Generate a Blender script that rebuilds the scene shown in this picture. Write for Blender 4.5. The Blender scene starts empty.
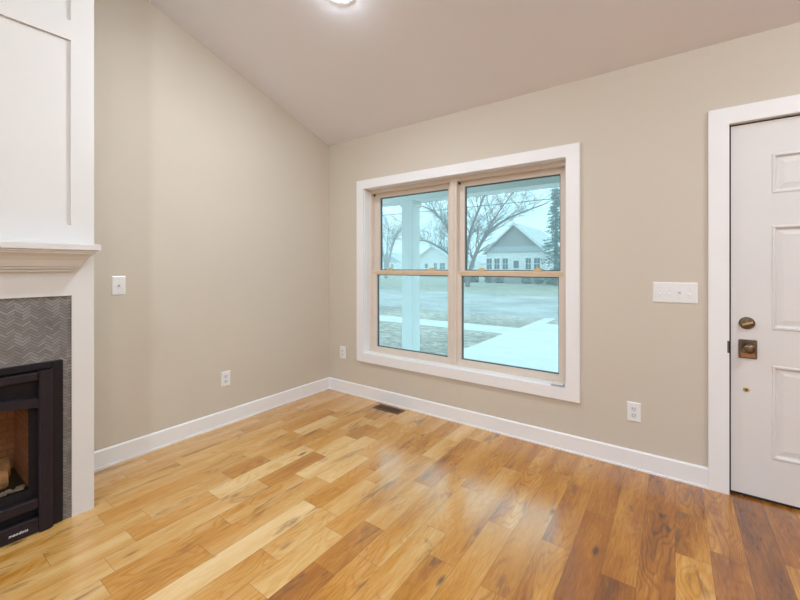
import bpy, bmesh, math, random
from mathutils import Vector, Matrix, Euler
random.seed(7)
S = bpy.context.scene
C = S.collection

# ------------------------------------------------------------------ camera
cam_d = bpy.data.cameras.new('camera')
cam = bpy.data.objects.new('camera', cam_d); C.objects.link(cam)
cam.location = (2.854, -2.730, 1.230)
cam.rotation_euler = (math.pi/2, 0, math.radians(35.75))
cam_d.sensor_width = 36.0
cam_d.lens = 382.0/800*36.0
cam_d.shift_y = -33.0/800          # horizon stands above the middle of the frame
cam_d.clip_start = 0.02; cam_d.clip_end = 400
S.camera = cam

# ------------------------------------------------------------------ exposure
S.view_settings.view_transform = 'Standard'
S.view_settings.look = 'None'
S.view_settings.gamma = 1
S.view_settings.use_curve_mapping = False
S.view_settings.exposure = 0.15
try:
    S.cycles.use_denoising = True
    S.cycles.max_bounces = 10
    S.cycles.diffuse_bounces = 6
    S.cycles.transparent_max_bounces = 16
except Exception:
    pass
LAMP = 535.0          # strength of the ceiling lamps' diffusers
SKY = 1.36

# ------------------------------------------------------------------ world: bright overcast sky
w = bpy.data.worlds.new('overcast_sky'); S.world = w; w.use_nodes = True
nt = w.node_tree; nt.nodes.clear()
def wn(t, **k):
    n = nt.nodes.new(t)
    for a, b in k.items(): setattr(n, a, b)
    return n
tc = wn('ShaderNodeTexCoord'); sep = wn('ShaderNodeSeparateXYZ')
nt.links.new(tc.outputs['Generated'], sep.inputs[0])
mr = wn('ShaderNodeMapRange'); mr.inputs[1].default_value = 0.0; mr.inputs[2].default_value = 0.75
mr.inputs[3].default_value = 1.0; mr.inputs[4].default_value = 2.3
nt.links.new(sep.outputs['Z'], mr.inputs[0])
cl = wn('ShaderNodeTexNoise'); cl.inputs['Scale'].default_value = 5.0; cl.inputs['Detail'].default_value = 4.0
mp = wn('ShaderNodeMapping'); mp.inputs['Scale'].default_value = (1, 1, 2.6)
nt.links.new(tc.outputs['Generated'], mp.inputs[0]); nt.links.new(mp.outputs[0], cl.inputs['Vector'])
cr = wn('ShaderNodeValToRGB')
cr.color_ramp.elements[0].position = 0.38; cr.color_ramp.elements[0].color = (0.74, 0.86, 0.93, 1)
cr.color_ramp.elements[1].position = 0.60; cr.color_ramp.elements[1].color = (1.0, 1.0, 1.0, 1)
nt.links.new(cl.outputs['Fac'], cr.inputs[0])
bg = wn('ShaderNodeBackground'); ml = wn('ShaderNodeMath', operation='MULTIPLY'); ml.inputs[1].default_value = SKY
nt.links.new(mr.outputs[0], ml.inputs[0]); nt.links.new(ml.outputs[0], bg.inputs['Strength'])
nt.links.new(cr.outputs[0], bg.inputs['Color'])
wo = wn('ShaderNodeOutputWorld'); nt.links.new(bg.outputs[0], wo.inputs[0])

# ------------------------------------------------------------------ materials
M = {}
def mat(name, col, rough=0.5, metal=0.0, spec=0.5, var=0.0, vscale=8.0, bump=0.0, bscale=60.0, stretch=(1, 1, 1)):
    m = bpy.data.materials.new(name); m.use_nodes = True
    t = m.node_tree; b = t.nodes['Principled BSDF']
    b.inputs['Base Color'].default_value = (*col, 1); b.inputs['Roughness'].default_value = rough
    b.inputs['Metallic'].default_value = metal; b.inputs['Specular IOR Level'].default_value = spec
    if var or bump:
        tc = t.nodes.new('ShaderNodeTexCoord'); mp = t.nodes.new('ShaderNodeMapping')
        mp.inputs['Scale'].default_value = stretch
        t.links.new(tc.outputs['Object'], mp.inputs[0])
    if var:
        n = t.nodes.new('ShaderNodeTexNoise'); n.inputs['Scale'].default_value = vscale; n.inputs['Detail'].default_value = 5
        t.links.new(mp.outputs[0], n.inputs['Vector'])
        r = t.nodes.new('ShaderNodeValToRGB')
        r.color_ramp.elements[0].position = 0.3; r.color_ramp.elements[1].position = 0.7
        r.color_ramp.elements[0].color = (*[max(0, c*(1-var)) for c in col], 1)
        r.color_ramp.elements[1].color = (*[min(1, c*(1+var)) for c in col], 1)
        t.links.new(n.outputs['Fac'], r.inputs[0]); t.links.new(r.outputs[0], b.inputs['Base Color'])
    if bump:
        n = t.nodes.new('ShaderNodeTexNoise'); n.inputs['Scale'].default_value = bscale; n.inputs['Detail'].default_value = 3
        t.links.new(mp.outputs[0], n.inputs['Vector'])
        bp = t.nodes.new('ShaderNodeBump'); bp.inputs['Strength'].default_value = bump; bp.inputs['Distance'].default_value = 0.004
        t.links.new(n.outputs['Fac'], bp.inputs['Height']); t.links.new(bp.outputs[0], b.inputs['Normal'])
    M[name] = m
    return m

mat('wall_paint', (0.612, 0.552, 0.470), 0.75, spec=0.25, var=0.015, vscale=2, bump=0.10, bscale=160)
mat('ceiling_paint', (0.81, 0.82, 0.875), 0.85, spec=0.2, var=0.01, vscale=2, bump=0.10, bscale=120)
mat('trim_paint', (0.83, 0.825, 0.84), 0.35, spec=0.45, var=0.01, vscale=4)
mat('mantel_paint', (0.69, 0.68, 0.67), 0.40, spec=0.4, var=0.01, vscale=4)
mat('door_paint', (0.72, 0.70, 0.695), 0.38, spec=0.45, var=0.01, vscale=3)
mat('vinyl', (0.70, 0.615, 0.54), 0.4, var=0.02, vscale=6)
mat('lock_metal', (0.66, 0.50, 0.28), 0.4, metal=0.3)
mat('rail_ochre', (0.66, 0.50, 0.33), 0.4, var=0.05, vscale=12)
mat('gasket', (0.10, 0.13, 0.14), 0.6)
mat('dark_gap', (0.02, 0.016, 0.014), 0.8)
mat('plate_plastic', (0.80, 0.80, 0.81), 0.3)
mat('plate_insert', (0.70, 0.71, 0.75), 0.35)
mat('slot_dark', (0.06, 0.055, 0.06), 0.6)
mat('steel', (0.5, 0.5, 0.5), 0.35, metal=0.9)
mat('bronze', (0.17, 0.12, 0.08), 0.33, metal=0.9, var=0.25, vscale=60)
mat('copper', (0.42, 0.20, 0.09), 0.35, metal=0.85, var=0.2, vscale=60)
mat('brass', (0.62, 0.47, 0.24), 0.3, metal=0.9)
mat('black_iron', (0.008, 0.006, 0.009), 0.55, spec=0.3, var=0.15, vscale=40)
mat('pillar_iron', (0.016, 0.010, 0.014), 0.55, spec=0.3, var=0.15, vscale=40)
mat('logo', (0.85, 0.85, 0.85), 0.4)
mat('register_brown', (0.13, 0.072, 0.038), 0.45)
mat('clip_grey', (0.42, 0.42, 0.48), 0.4)
mat('log_bark', (0.66, 0.40, 0.20), 0.85, var=0.5, vscale=18, bump=0.6, bscale=30)
mat('log_end', (0.80, 0.55, 0.28), 0.85, var=0.25, vscale=14)
mat('ember', (0.45, 0.42, 0.40), 0.9, var=0.4, vscale=30)
# outdoors
mat('porch_white', (0.82, 0.83, 0.83), 0.5, var=0.02)
mat('porch_ceiling', (0.72, 0.74, 0.74), 0.6, var=0.02)
mat('siding', (0.55, 0.57, 0.57), 0.6)
mat('concrete', (0.43, 0.425, 0.415), 0.8, var=0.05, vscale=1.5, bump=0.2, bscale=40)
mat('sidewalk_concrete', (0.42, 0.415, 0.405), 0.8, var=0.06, vscale=1.5, bump=0.2, bscale=40)
mat('house_wall', (0.76, 0.77, 0.77), 0.7, var=0.03)
mat('house_gable', (0.30, 0.285, 0.29), 0.7, var=0.08, vscale=6)
mat('house_band', (0.38, 0.43, 0.46), 0.7, var=0.04)
mat('house_trim', (0.78, 0.79, 0.80), 0.6)
mat('house_roof', (0.40, 0.42, 0.44), 0.8, var=0.10, vscale=3)
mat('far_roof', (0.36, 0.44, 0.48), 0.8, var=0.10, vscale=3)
mat('house_glass', (0.09, 0.12, 0.15), 0.25)
mat('foundation', (0.35, 0.34, 0.33), 0.9, var=0.1)
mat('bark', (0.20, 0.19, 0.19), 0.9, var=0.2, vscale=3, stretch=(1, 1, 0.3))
mat('far_bark', (0.30, 0.30, 0.31), 0.9, var=0.15, vscale=3)  # paler copy of bark, haze of distance put into the colour
mat('needle', (0.11, 0.21, 0.19), 0.9, var=0.35, vscale=3)
mat('shrub', (0.12, 0.15, 0.14), 0.9, var=0.4, vscale=5)
mat('wire', (0.10, 0.10, 0.10), 0.7)

def glass_mat(name, tint, refl=1.0):
    m = bpy.data.materials.new(name); m.use_nodes = True
    t = m.node_tree; t.nodes.clear()
    o = t.nodes.new('ShaderNodeOutputMaterial'); mx = t.nodes.new('ShaderNodeMixShader')
    tr = t.nodes.new('ShaderNodeBsdfTransparent'); tr.inputs[0].default_value = (*tint, 1)
    gl = t.nodes.new('ShaderNodeBsdfGlossy'); gl.inputs['Roughness'].default_value = 0.02
    gl.inputs['Color'].default_value = (refl, refl, refl, 1)
    fr = t.nodes.new('ShaderNodeFresnel'); fr.inputs[0].default_value = 1.30
    t.links.new(fr.outputs[0], mx.inputs[0]); t.links.new(tr.outputs[0], mx.inputs[1]); t.links.new(gl.outputs[0], mx.inputs[2])
    t.links.new(mx.outputs[0], o.inputs[0]); M[name] = m
glass_mat('window_glass', (0.755, 0.935, 0.968))
glass_mat('fire_glass', (0.93, 0.90, 0.86), 0.6)
glass_mat('clear_glass', (0.97, 0.98, 0.985))

def emit_mat(name, col, strength):
    m = bpy.data.materials.new(name); m.use_nodes = True
    t = m.node_tree; t.nodes.clear()
    o = t.nodes.new('ShaderNodeOutputMaterial'); e = t.nodes.new('ShaderNodeEmission')
    e.inputs[0].default_value = (*col, 1); e.inputs[1].default_value = strength
    t.links.new(e.outputs[0], o.inputs[0]); M[name] = m
emit_mat('lamp_diffuser', (0.86, 0.95, 1.03), LAMP)

class NB:                                    # small node-building helper
    def __init__(s, m): s.t = m.node_tree
    def n(s, typ, **k):
        x = s.t.nodes.new(typ)
        for a, b in k.items(): setattr(x, a, b)
        return x
    def link(s, a, b): s.t.links.new(a, b)
    def math(s, op, a, b=None, c=None):
        x = s.n('ShaderNodeMath', operation=op)
        for i, v in enumerate((a, b, c)):
            if v is None: continue
            if isinstance(v, (int, float)): x.inputs[i].default_value = v
            else: s.link(v, x.inputs[i])
        return x.outputs[0]
    def comb(s, x, y, z):
        c = s.n('ShaderNodeCombineXYZ')
        for i, v in enumerate((x, y, z)):
            if isinstance(v, (int, float)): c.inputs[i].default_value = v
            else: s.link(v, c.inputs[i])
        return c.outputs[0]
    def noise(s, vec, scale, detail=3, rough=0.5, dist=0.0):
        x = s.n('ShaderNodeTexNoise'); x.inputs['Scale'].default_value = scale; x.inputs['Detail'].default_value = detail
        x.inputs['Roughness'].default_value = rough; x.inputs['Distortion'].default_value = dist
        s.link(vec, x.inputs['Vector']); return x.outputs['Fac']
    def ramp(s, fac, stops):
        r = s.n('ShaderNodeValToRGB'); e = r.color_ramp.elements
        while len(e) < len(stops): e.new(0.5)
        for i, (p, c) in enumerate(stops): e[i].position = p; e[i].color = (*c, 1)
        s.link(fac, r.inputs[0]); return r.outputs[0]
    def mix(s, fac, a, b, mode='MIX'):
        x = s.n('ShaderNodeMix', data_type='RGBA', blend_type=mode)
        for sock, v in ((x.inputs[0], fac), (x.inputs[6], a), (x.inputs[7], b)):
            if isinstance(v, (int, float)): sock.default_value = v
            elif isinstance(v, tuple): sock.default_value = (*v, 1)
            else: s.link(v, sock)
        return x.outputs[2]

# oak planks: tone and seed are stored per plank; the UV map runs in metres across and along a plank
def oak():
    m = bpy.data.materials.new('oak_planks'); m.use_nodes = True; b = m.node_tree.nodes['Principled BSDF']; N = NB(m)
    tone = N.n('ShaderNodeAttribute', attribute_name='tone').outputs['Fac']
    seed = N.n('ShaderNodeAttribute', attribute_name='seed').outputs['Fac']
    uv = N.n('ShaderNodeUVMap', uv_map='plank'); sp = N.n('ShaderNodeSeparateXYZ'); N.link(uv.outputs[0], sp.inputs[0])
    u, v = sp.outputs[0], sp.outputs[1]
    s1 = N.math('MULTIPLY', seed, 37.0)
    vec = N.comb(u, N.math('MULTIPLY', v, 0.09), s1)
    vec2 = N.comb(u, N.math('MULTIPLY', v, 0.14), s1)
    big = N.noise(vec2, 9, 3, 0.55)
    fine = N.noise(vec, 150, 4, 0.65)
    # cathedral rings: distance from a wandering centre line, warped along the plank
    warp = N.noise(N.comb(u, N.math('MULTIPLY', v, 0.35), N.math('ADD', s1, 5.0)), 7, 2, 0.5)
    cx = N.math('SUBTRACT', u, N.math('ADD', N.math('MULTIPLY', N.math('FRACT', N.math('MULTIPLY', seed, 91.7)), 0.12), 0.0))
    cx2 = N.math('MULTIPLY', N.math('MULTIPLY', cx, cx), 26.0)
    ring = N.math('SINE', N.math('MULTIPLY', N.math('ADD', N.math('ADD', cx2, N.math('MULTIPLY', v, 0.22)), N.math('MULTIPLY', warp, 0.62)), 120.0))
    ringm = N.math('MULTIPLY', N.math('POWER', N.math('ADD', N.math('MULTIPLY', ring, 0.5), 0.5), 3.0), N.math('FRACT', N.math('MULTIPLY', seed, 17.3)))
    t1 = N.math('ADD', tone, N.math('MULTIPLY', N.math('SUBTRACT', big, 0.5), 0.75))
    t2 = N.math('ADD', t1, N.math('MULTIPLY', N.math('SUBTRACT', fine, 0.5), 0.42))
    t3 = N.math('SUBTRACT', t2, N.math('MULTIPLY', ringm, 0.15))
    base = N.ramp(t3, [(0.0, (0.13, 0.040, 0.010)), (0.25, (0.33, 0.112, 0.012)), (0.5, (0.53, 0.240, 0.032)),
                       (0.72, (0.655, 0.395, 0.135)), (1.0, (0.80, 0.58, 0.30))])
    # mineral streaks
    st = N.noise(N.comb(u, N.math('MULTIPLY', v, 0.22), N.math('ADD', s1, 11.0)), 14, 4, 0.6, 0.6)
    stm = N.ramp(st, [(0.585, (0, 0, 0)), (0.68, (1, 1, 1))])
    c1 = N.mix(N.math('MULTIPLY', N.n('ShaderNodeRGBToBW').outputs[0], 0.0), base, (0, 0, 0)) if False else base
    bw = N.n('ShaderNodeRGBToBW'); N.link(stm, bw.inputs[0])
    c2 = N.mix(N.math('MULTIPLY', bw.outputs[0], 0.62), c1, (0.13, 0.055, 0.024))
    # knots
    vo = N.n('ShaderNodeTexVoronoi', feature='F1'); vo.inputs['Scale'].default_value = 3.6
    N.link(N.comb(N.math('MULTIPLY', u, 1.5), N.math('MULTIPLY', v, 0.5), s1), vo.inputs['Vector'])
    kn = N.ramp(vo.outputs['Distance'], [(0.03, (1, 1, 1)), (0.085, (0, 0, 0))])
    sepc = N.n('ShaderNodeSeparateColor'); N.link(vo.outputs['Color'], sepc.inputs[0])
    pick = N.math('GREATER_THAN', sepc.outputs[0], 0.35)
    kb = N.n('ShaderNodeRGBToBW'); N.link(kn, kb.inputs[0])
    c3 = N.mix(N.math('MULTIPLY', N.math('MULTIPLY', kb.outputs[0], pick), 0.85), c2, (0.055, 0.024, 0.012))
    # seams: the tiny bevelled gap along a plank's edge
    eu = N.math('MINIMUM', u, N.math('SUBTRACT', 0.1225, u))
    ln = N.n('ShaderNodeAttribute', attribute_name='length').outputs['Fac']
    ev = N.math('MINIMUM', v, N.math('SUBTRACT', ln, v))
    seam = N.math('LESS_THAN', N.math('MINIMUM', eu, ev), 0.0011)
    c4 = N.mix(N.math('MULTIPLY', seam, 0.50), c3, (0.06, 0.028, 0.012))
    N.link(c4, b.inputs['Base Color'])
    N.link(N.math('ADD', 0.22, N.math('MULTIPLY', fine, 0.08)), b.inputs['Roughness'])
    b.inputs['Specular IOR Level'].default_value = 0.12
    b.inputs['Coat Weight'].default_value = 1.0; b.inputs['Coat Roughness'].default_value = 0.19; b.inputs['Coat IOR'].default_value = 1.76
    bp = N.n('ShaderNodeBump'); bp.inputs['Strength'].default_value = 0.12; bp.inputs['Distance'].default_value = 0.002
    N.link(N.math('SUBTRACT', fine, N.math('MULTIPLY', seam, 1.0)), bp.inputs['Height']); N.link(bp.outputs[0], b.inputs['Normal'])
    M['oak_planks'] = m
oak()

def tile_mat():                              # small chevron mosaic, one stacked column along the outer edges
    m = bpy.data.materials.new('chevron_tile'); m.use_nodes = True; b = m.node_tree.nodes['Principled BSDF']; N = NB(m)
    tc = N.n('ShaderNodeTexCoord'); sp = N.n('ShaderNodeSeparateXYZ'); N.link(tc.outputs['Object'], sp.inputs[0])
    y, z = sp.outputs[1], sp.outputs[2]
    u = N.math('DIVIDE', y, 0.026)
    tri = N.math('PINGPONG', u, 1.0)
    edge = N.math('GREATER_THAN', N.math('ABSOLUTE', N.math('ADD', y, 0.0)), 0.496)
    amp = N.math('MULTIPLY', N.math('SUBTRACT', 1.0, edge), 0.020)
    vv = N.math('DIVIDE', N.math('ADD', z, N.math('MULTIPLY', tri, amp)), 0.0145)
    fv = N.math('FRACT', vv); fu = N.math('FRACT', u)
    g1 = N.math('LESS_THAN', fv, 0.17)
    g2 = N.math('MULTIPLY', N.math('LESS_THAN', fu, 0.05), N.math('SUBTRACT', 1.0, edge))
    g = g1
    wnz = N.n('ShaderNodeTexWhiteNoise', noise_dimensions='2D')
    N.link(N.comb(N.math('FLOOR', u), N.math('FLOOR', vv), 0), wnz.inputs['Vector'])
    big = N.noise(tc.outputs['Object'], 11, 3)
    tv = N.math('ADD', N.math('MULTIPLY', wnz.outputs['Value'], 0.45), N.math('MULTIPLY', big, 0.75))
    col = N.ramp(tv, [(0.2, (0.135, 0.125, 0.120)), (0.6, (0.20, 0.187, 0.178)), (0.95, (0.275, 0.262, 0.255))])
    c = N.mix(g, col, (0.085, 0.078, 0.078))
    N.link(c, b.inputs['Base Color']); b.inputs['Roughness'].default_value = 0.45
    bp = N.n('ShaderNodeBump'); bp.inputs['Strength'].default_value = 0.5; bp.inputs['Distance'].default_value = 0.002
    N.link(N.math('SUBTRACT', 1.0, g), bp.inputs['Height']); N.link(bp.outputs[0], b.inputs['Normal'])
    M['chevron_tile'] = m
tile_mat()

def brick_mat():
    m = bpy.data.materials.new('fire_brick'); m.use_nodes = True; b = m.node_tree.nodes['Principled BSDF']; N = NB(m)
    tc = N.n('ShaderNodeTexCoord'); sp = N.n('ShaderNodeSeparateXYZ'); N.link(tc.outputs['Object'], sp.inputs[0])
    br = N.n('ShaderNodeTexBrick'); N.link(N.comb(N.math('ADD', sp.outputs[1], sp.outputs[0]), sp.outputs[2], 0), br.inputs['Vector'])
    br.inputs['Scale'].default_value = 1.0; br.inputs['Brick Width'].default_value = 0.11; br.inputs['Row Height'].default_value = 0.032
    br.inputs['Mortar Size'].default_value = 0.0035
    br.inputs['Color1'].default_value = (0.62, 0.30, 0.15, 1); br.inputs['Color2'].default_value = (0.48, 0.22, 0.11, 1)
    br.inputs['Mortar'].default_value = (0.40, 0.21, 0.12, 1)
    N.link(br.outputs['Color'], b.inputs['Base Color']); b.inputs['Roughness'].default_value = 0.85
    M['fire_brick'] = m
brick_mat()

def ground_mat(name, c0, c1, c2, scale):
    m = bpy.data.materials.new(name); m.use_nodes = True; b = m.node_tree.nodes['Principled BSDF']; N = NB(m)
    tc = N.n('ShaderNodeTexCoord')
    a = N.noise(tc.outputs['Object'], scale, 6, 0.75); d = N.noise(tc.outputs['Object'], scale*0.08, 3)
    f = N.math('ADD', N.math('MULTIPLY', a, 0.8), N.math('MULTIPLY', d, 0.35))
    N.link(N.ramp(f, [(0.40, c0), (0.58, c1), (0.75, c2)]), b.inputs['Base Color']); b.inputs['Roughness'].default_value = 0.95
    M[name] = m
ground_mat('winter_lawn', (0.12, 0.108, 0.09), (0.26, 0.235, 0.21), (0.48, 0.45, 0.42), 4.0)
ground_mat('far_lawn', (0.17, 0.165, 0.125), (0.26, 0.255, 0.21), (0.38, 0.37, 0.33), 1.2)
ground_mat('asphalt', (0.20, 0.20, 0.20), (0.33, 0.33, 0.33), (0.42, 0.42, 0.42), 0.35)

# ------------------------------------------------------------------ mesh helpers
def box(bm, x0, x1, y0, y1, z0, z1, bev=0.0, seg=1):
    r = bmesh.ops.create_cube(bm, size=1.0)
    vs = r['verts']
    for v in vs:
        v.co = Vector((x0+(v.co.x+.5)*(x1-x0), y0+(v.co.y+.5)*(y1-y0), z0+(v.co.z+.5)*(z1-z0)))
    if bev:
        es = list({e for v in vs for e in v.link_edges})
        bmesh.ops.bevel(bm, geom=es, offset=bev, segments=seg, affect='EDGES', profile=0.5)
def prism(bm, pts, axis, a0, a1):
    """extrude a polygon along an axis; pts are the two other coordinates in xyz order"""
    def P(p, a):
        if axis == 'x': return (a, p[0], p[1])
        if axis == 'y': return (p[0], a, p[1])
        return (p[0], p[1], a)
    va = [bm.verts.new(P(p, a0)) for p in pts]; vb = [bm.verts.new(P(p, a1)) for p in pts]
    n = len(pts)
    bm.faces.new(va); bm.faces.new(vb[::-1])
    for i in range(n): bm.faces.new((va[i], vb[i], vb[(i+1) % n], va[(i+1) % n]))
def tube(bm, pts, rad, n=8, cap=True):
    rings = []
    pts = [Vector(p) for p in pts]
    for i, p in enumerate(pts):
        d = (pts[min(i+1, len(pts)-1)]-pts[max(i-1, 0)]).normalized()
        a = d.orthogonal().normalized() if i == 0 else (rings_a - d*rings_a.dot(d)).normalized()
        rings_a = a; b = d.cross(a); r = rad[i] if isinstance(rad, (list, tuple)) else rad
        rings.append([bm.verts.new(p+a*(r*math.cos(2*math.pi*k/n))+b*(r*math.sin(2*math.pi*k/n))) for k in range(n)])
    for i in range(len(rings)-1):
        for k in range(n): bm.faces.new((rings[i][k], rings[i][(k+1) % n], rings[i+1][(k+1) % n], rings[i+1][k]))
    if cap: bm.faces.new(rings[0][::-1]); bm.faces.new(rings[-1])
def lathe(bm, prof, origin, axis='y', n=32, sx=1.0):
    """revolve (radius, height) pairs about an axis through origin"""
    o = Vector(origin); rings = []
    for r, h in prof:
        ring = []
        for k in range(n):
            a = 2*math.pi*k/n; p, q = r*math.cos(a)*sx, r*math.sin(a)
            ring.append(bm.verts.new(o+Vector({'x': (h, p, q), 'y': (p, h, q), 'z': (p, q, h)}[axis])))
        rings.append(ring)
    for i in range(len(rings)-1):
        for k in range(n): bm.faces.new((rings[i][k], rings[i][(k+1) % n], rings[i+1][(k+1) % n], rings[i+1][k]))
    bm.faces.new(rings[0][::-1]); bm.faces.new(rings[-1])
def sphere(bm, c, r, seg=12, jit=0.0, scale=(1, 1, 1)):
    rr = bmesh.ops.create_icosphere(bm, subdivisions=2, radius=r)
    for v in rr['verts']:
        k = 1+random.uniform(-jit, jit)
        v.co = Vector((v.co.x*scale[0]*k+c[0], v.co.y*scale[1]*k+c[1], v.co.z*scale[2]*k+c[2]))
def obj(name, bm, m, parent=None, smooth=False):
    bmesh.ops.recalc_face_normals(bm, faces=bm.faces[:])
    me = bpy.data.meshes.new(name); bm.to_mesh(me); bm.free()
    if smooth:
        for p in me.polygons: p.use_smooth = True
    me.materials.append(M[m] if isinstance(m, str) else m)
    o = bpy.data.objects.new(name, me); C.objects.link(o)
    if parent is not None:
        o.parent = parent
        if parent.get('world_space'):
            o.matrix_parent_inverse = Matrix.Translation(-Vector(parent['base']))
    return o
def tag(o, label, cat, group=None, kind=None):
    o['label'] = label; o['category'] = cat
    if group: o['group'] = group
    if kind: o['kind'] = kind
    return o
def empty(name, loc, label, cat, group=None, kind=None, world=True, rot=(0, 0, 0)):
    """world=True: its parts are modelled in world coordinates"""
    o = bpy.data.objects.new(name, None); C.objects.link(o); o.empty_display_size = 0.1
    o.location = loc; o.rotation_euler = rot
    if world: o['world_space'] = True; o['base'] = tuple(loc)
    return tag(o, label, cat, group, kind)
def B(): return bmesh.new()
def one(name, m, parent, *boxes, bev=0.0, seg=1):
    bm = B()
    for b in boxes: box(bm, *b, bev=bev, seg=seg)
    return obj(name, bm, m, parent)
def structure(o, label, cat): return tag(o, label, cat, kind='structure')

RX, RY, RIDGE = 5.6, -7.2, -3.6                # room: x 0..RX, y RY..0, ridge of the vault
CZ = lambda y: 2.46 + (-y if y > RIDGE else (y-2*RIDGE))/3.0
WX0, WX1, WZ0, WZ1 = 0.479, 2.259, 0.425, 1.960   # clear window opening
DX0, DX1, DZ1 = 3.092, 4.015, 2.002               # clear door opening
WT = 0.17                                          # wall thickness

# ------------------------------------------------------------------ floor
PW, PX0 = 0.1225, 2.855
fixed = {  # row: [(y where the board starts, tone)], going away from the window wall
    3: [(0, .42), (-.52, .60)], 2: [(0, .145), (-1.25, .5)], 1: [(0, .56), (-.60, .44)], 0: [(0, .36), (-.35, .52), (-.70, .80)],
    -1: [(0, .44), (-.42, .40), (-1.30, .5)], -2: [(0, .52), (-1.015, .26)], -3: [(0, .44), (-.61, .34), (-1.25, .42)],
    -4: [(0, .44), (-.955, .50)], -5: [(0, .46), (-.33, .50), (-1.35, .62)], -6: [(0, .52), (-.40, .56), (-.975, .62)],
    -7: [(0, .40), (-.45, .58), (-1.33, .52)], -8: [(0, .42), (-.33, .40), (-.79, .54), (-1.175, .60)],
    -9: [(0, .52), (-.70, .62), (-1.51, .58)], -10: [(0, .62), (-.22, .42), (-.50, .28), (-.90, .64), (-1.327, .34), (-1.647, .26), (-2.1, .5)],
    -11: [(0, .78), (-.32, .70), (-.62, .60), (-1.465, .80), (-1.868, .62)], -12: [(0, .42), (-.55, .46), (-1.05, .52), (-1.38, .66)],
    -13: [(0, .50), (-.38, .40), (-.95, .44), (-1.39, .86), (-2.25, .70)], -14: [(0, .48), (-.42, .60), (-.85, .78), (-1.20, .56), (-1.876, .50)],
    -15: [(0, .66), (-.30, .54), (-.62, .74), (-1.25, .54), (-1.72, .44), (-2.2, .66)],
    -16: [(-0, .60), (-.46, .30), (-.70, .70), (-1.00, .30), (-1.42, .60), (-2.15, .72)],
    -17: [(0, .22), (-.36, .62), (-.64, .56), (-.98, .82), (-1.645, .56), (-2.03, .66)],
    -18: [(0, .30), (-.30, .56), (-.72, .32), (-1.08, .60), (-1.24, .38), (-1.50, .62), (-1.923, .58), (-2.295, .64)],
    -19: [(0, .54), (-.50, .72), (-.88, .56), (-1.30, .50), (-2.07, .66)],
    -20: [(0, .60), (-.42, .40), (-.90, .62), (-1.35, .56), (-2.0, .70)],
    -21: [(0, .46), (-.80, .60), (-1.60, .64), (-2.30, .72)], -22: [(0, .54), (-.55, .42), (-1.10, .64), (-1.85, .58), (-2.5, .66)],
    -23: [(0, .50), (-.90, .60), (-1.70, .66)],
}
def floor():
    bm = B(); uvl = bm.loops.layers.uv.new('plank')
    tl = bm.faces.layers.float.new('tone'); sl = bm.faces.layers.float.new('seed'); ll = bm.faces.layers.float.new('length')
    rng = random.Random(3)
    rows = range(-24, 24)
    for r in rows:
        x0 = PX0+r*PW; x1 = x0+PW
        st = list(fixed.get(r, [(0.0, rng.uniform(.35, .72))]))
        if st[0][0] == 0: st[0] = (0.03, st[0][1])
        while st[-1][0] > RY:
            st.append((st[-1][0]-rng.choice((.35, .45, .6, .75, .9, 1.05)), min(.85, max(.2, rng.gauss(.57, .13)))))
        for (ya, t), nx in zip(st, st[1:]+[(RY, 0)]):
            yb = max(nx[0], RY)
            if ya <= yb: continue
            a, b = max(x0, -0.02), min(x1, RX+0.02)
            if b <= a: continue
            vs = [bm.verts.new(p) for p in ((a, yb, 0), (b, yb, 0), (b, ya, 0), (a, ya, 0))]
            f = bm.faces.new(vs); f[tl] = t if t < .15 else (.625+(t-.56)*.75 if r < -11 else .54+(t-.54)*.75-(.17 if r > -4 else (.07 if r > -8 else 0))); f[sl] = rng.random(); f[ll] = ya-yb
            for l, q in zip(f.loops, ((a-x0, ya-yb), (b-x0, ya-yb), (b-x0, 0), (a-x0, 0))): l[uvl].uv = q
    # screed below the boards
    vs = [bm.verts.new(p) for p in ((-.02, RY, -.12), (RX+.02, RY, -.12), (RX+.02, .03, -.12), (-.02, .03, -.12))]
    bm.faces.new(vs[::-1])
    bmesh.ops.recalc_face_normals(bm, faces=bm.faces[:])
    for f in bm.faces:
        if f.calc_center_median().z > -.01 and f.normal.z < 0: f.normal_flip()
    me = bpy.data.meshes.new('floor'); bm.to_mesh(me); bm.free(); me.materials.append(M['oak_planks'])
    o = bpy.data.objects.new('floor', me); C.objects.link(o)
    structure(o, 'glossy oak plank floor of mixed honey, tan and brown boards', 'floor')
floor()

# ------------------------------------------------------------------ walls and ceiling
bm = B()
box(bm, -.15, WX0-.03, 0, WT, -.1, 2.50)
box(bm, WX1+.03, DX0-.035, 0, WT, -.1, 2.50)
box(bm, DX1+.035, RX+.15, 0, WT, -.1, 2.50)
box(bm, WX0-.03, WX1+.03, 0, WT, -.1, WZ0-.03); box(bm, WX0-.03, WX1+.03, 0, WT, WZ1+.03, 2.50)
box(bm, DX0-.035, DX1+.035, 0, WT, DZ1+.035, 2.50)
structure(obj('wall_front', bm, 'wall_paint'), 'tan painted wall holding the wide double window and the white door', 'wall')
prof = [(0, -.1), (0, 2.48), (RIDGE, CZ(RIDGE)+.02), (RY, 2.48), (RY, -.1)]
bm = B(); prism(bm, prof, 'x', -.15, 0.0)
structure(obj('wall_left', bm, 'wall_paint'), 'pale beige side wall rising to the sloped ceiling beside the fireplace', 'wall')
bm = B(); prism(bm, prof, 'x', RX, RX+.15)
structure(obj('wall_right', bm, 'wall_paint'), 'beige side wall facing the fireplace, across the room', 'wall')
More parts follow.
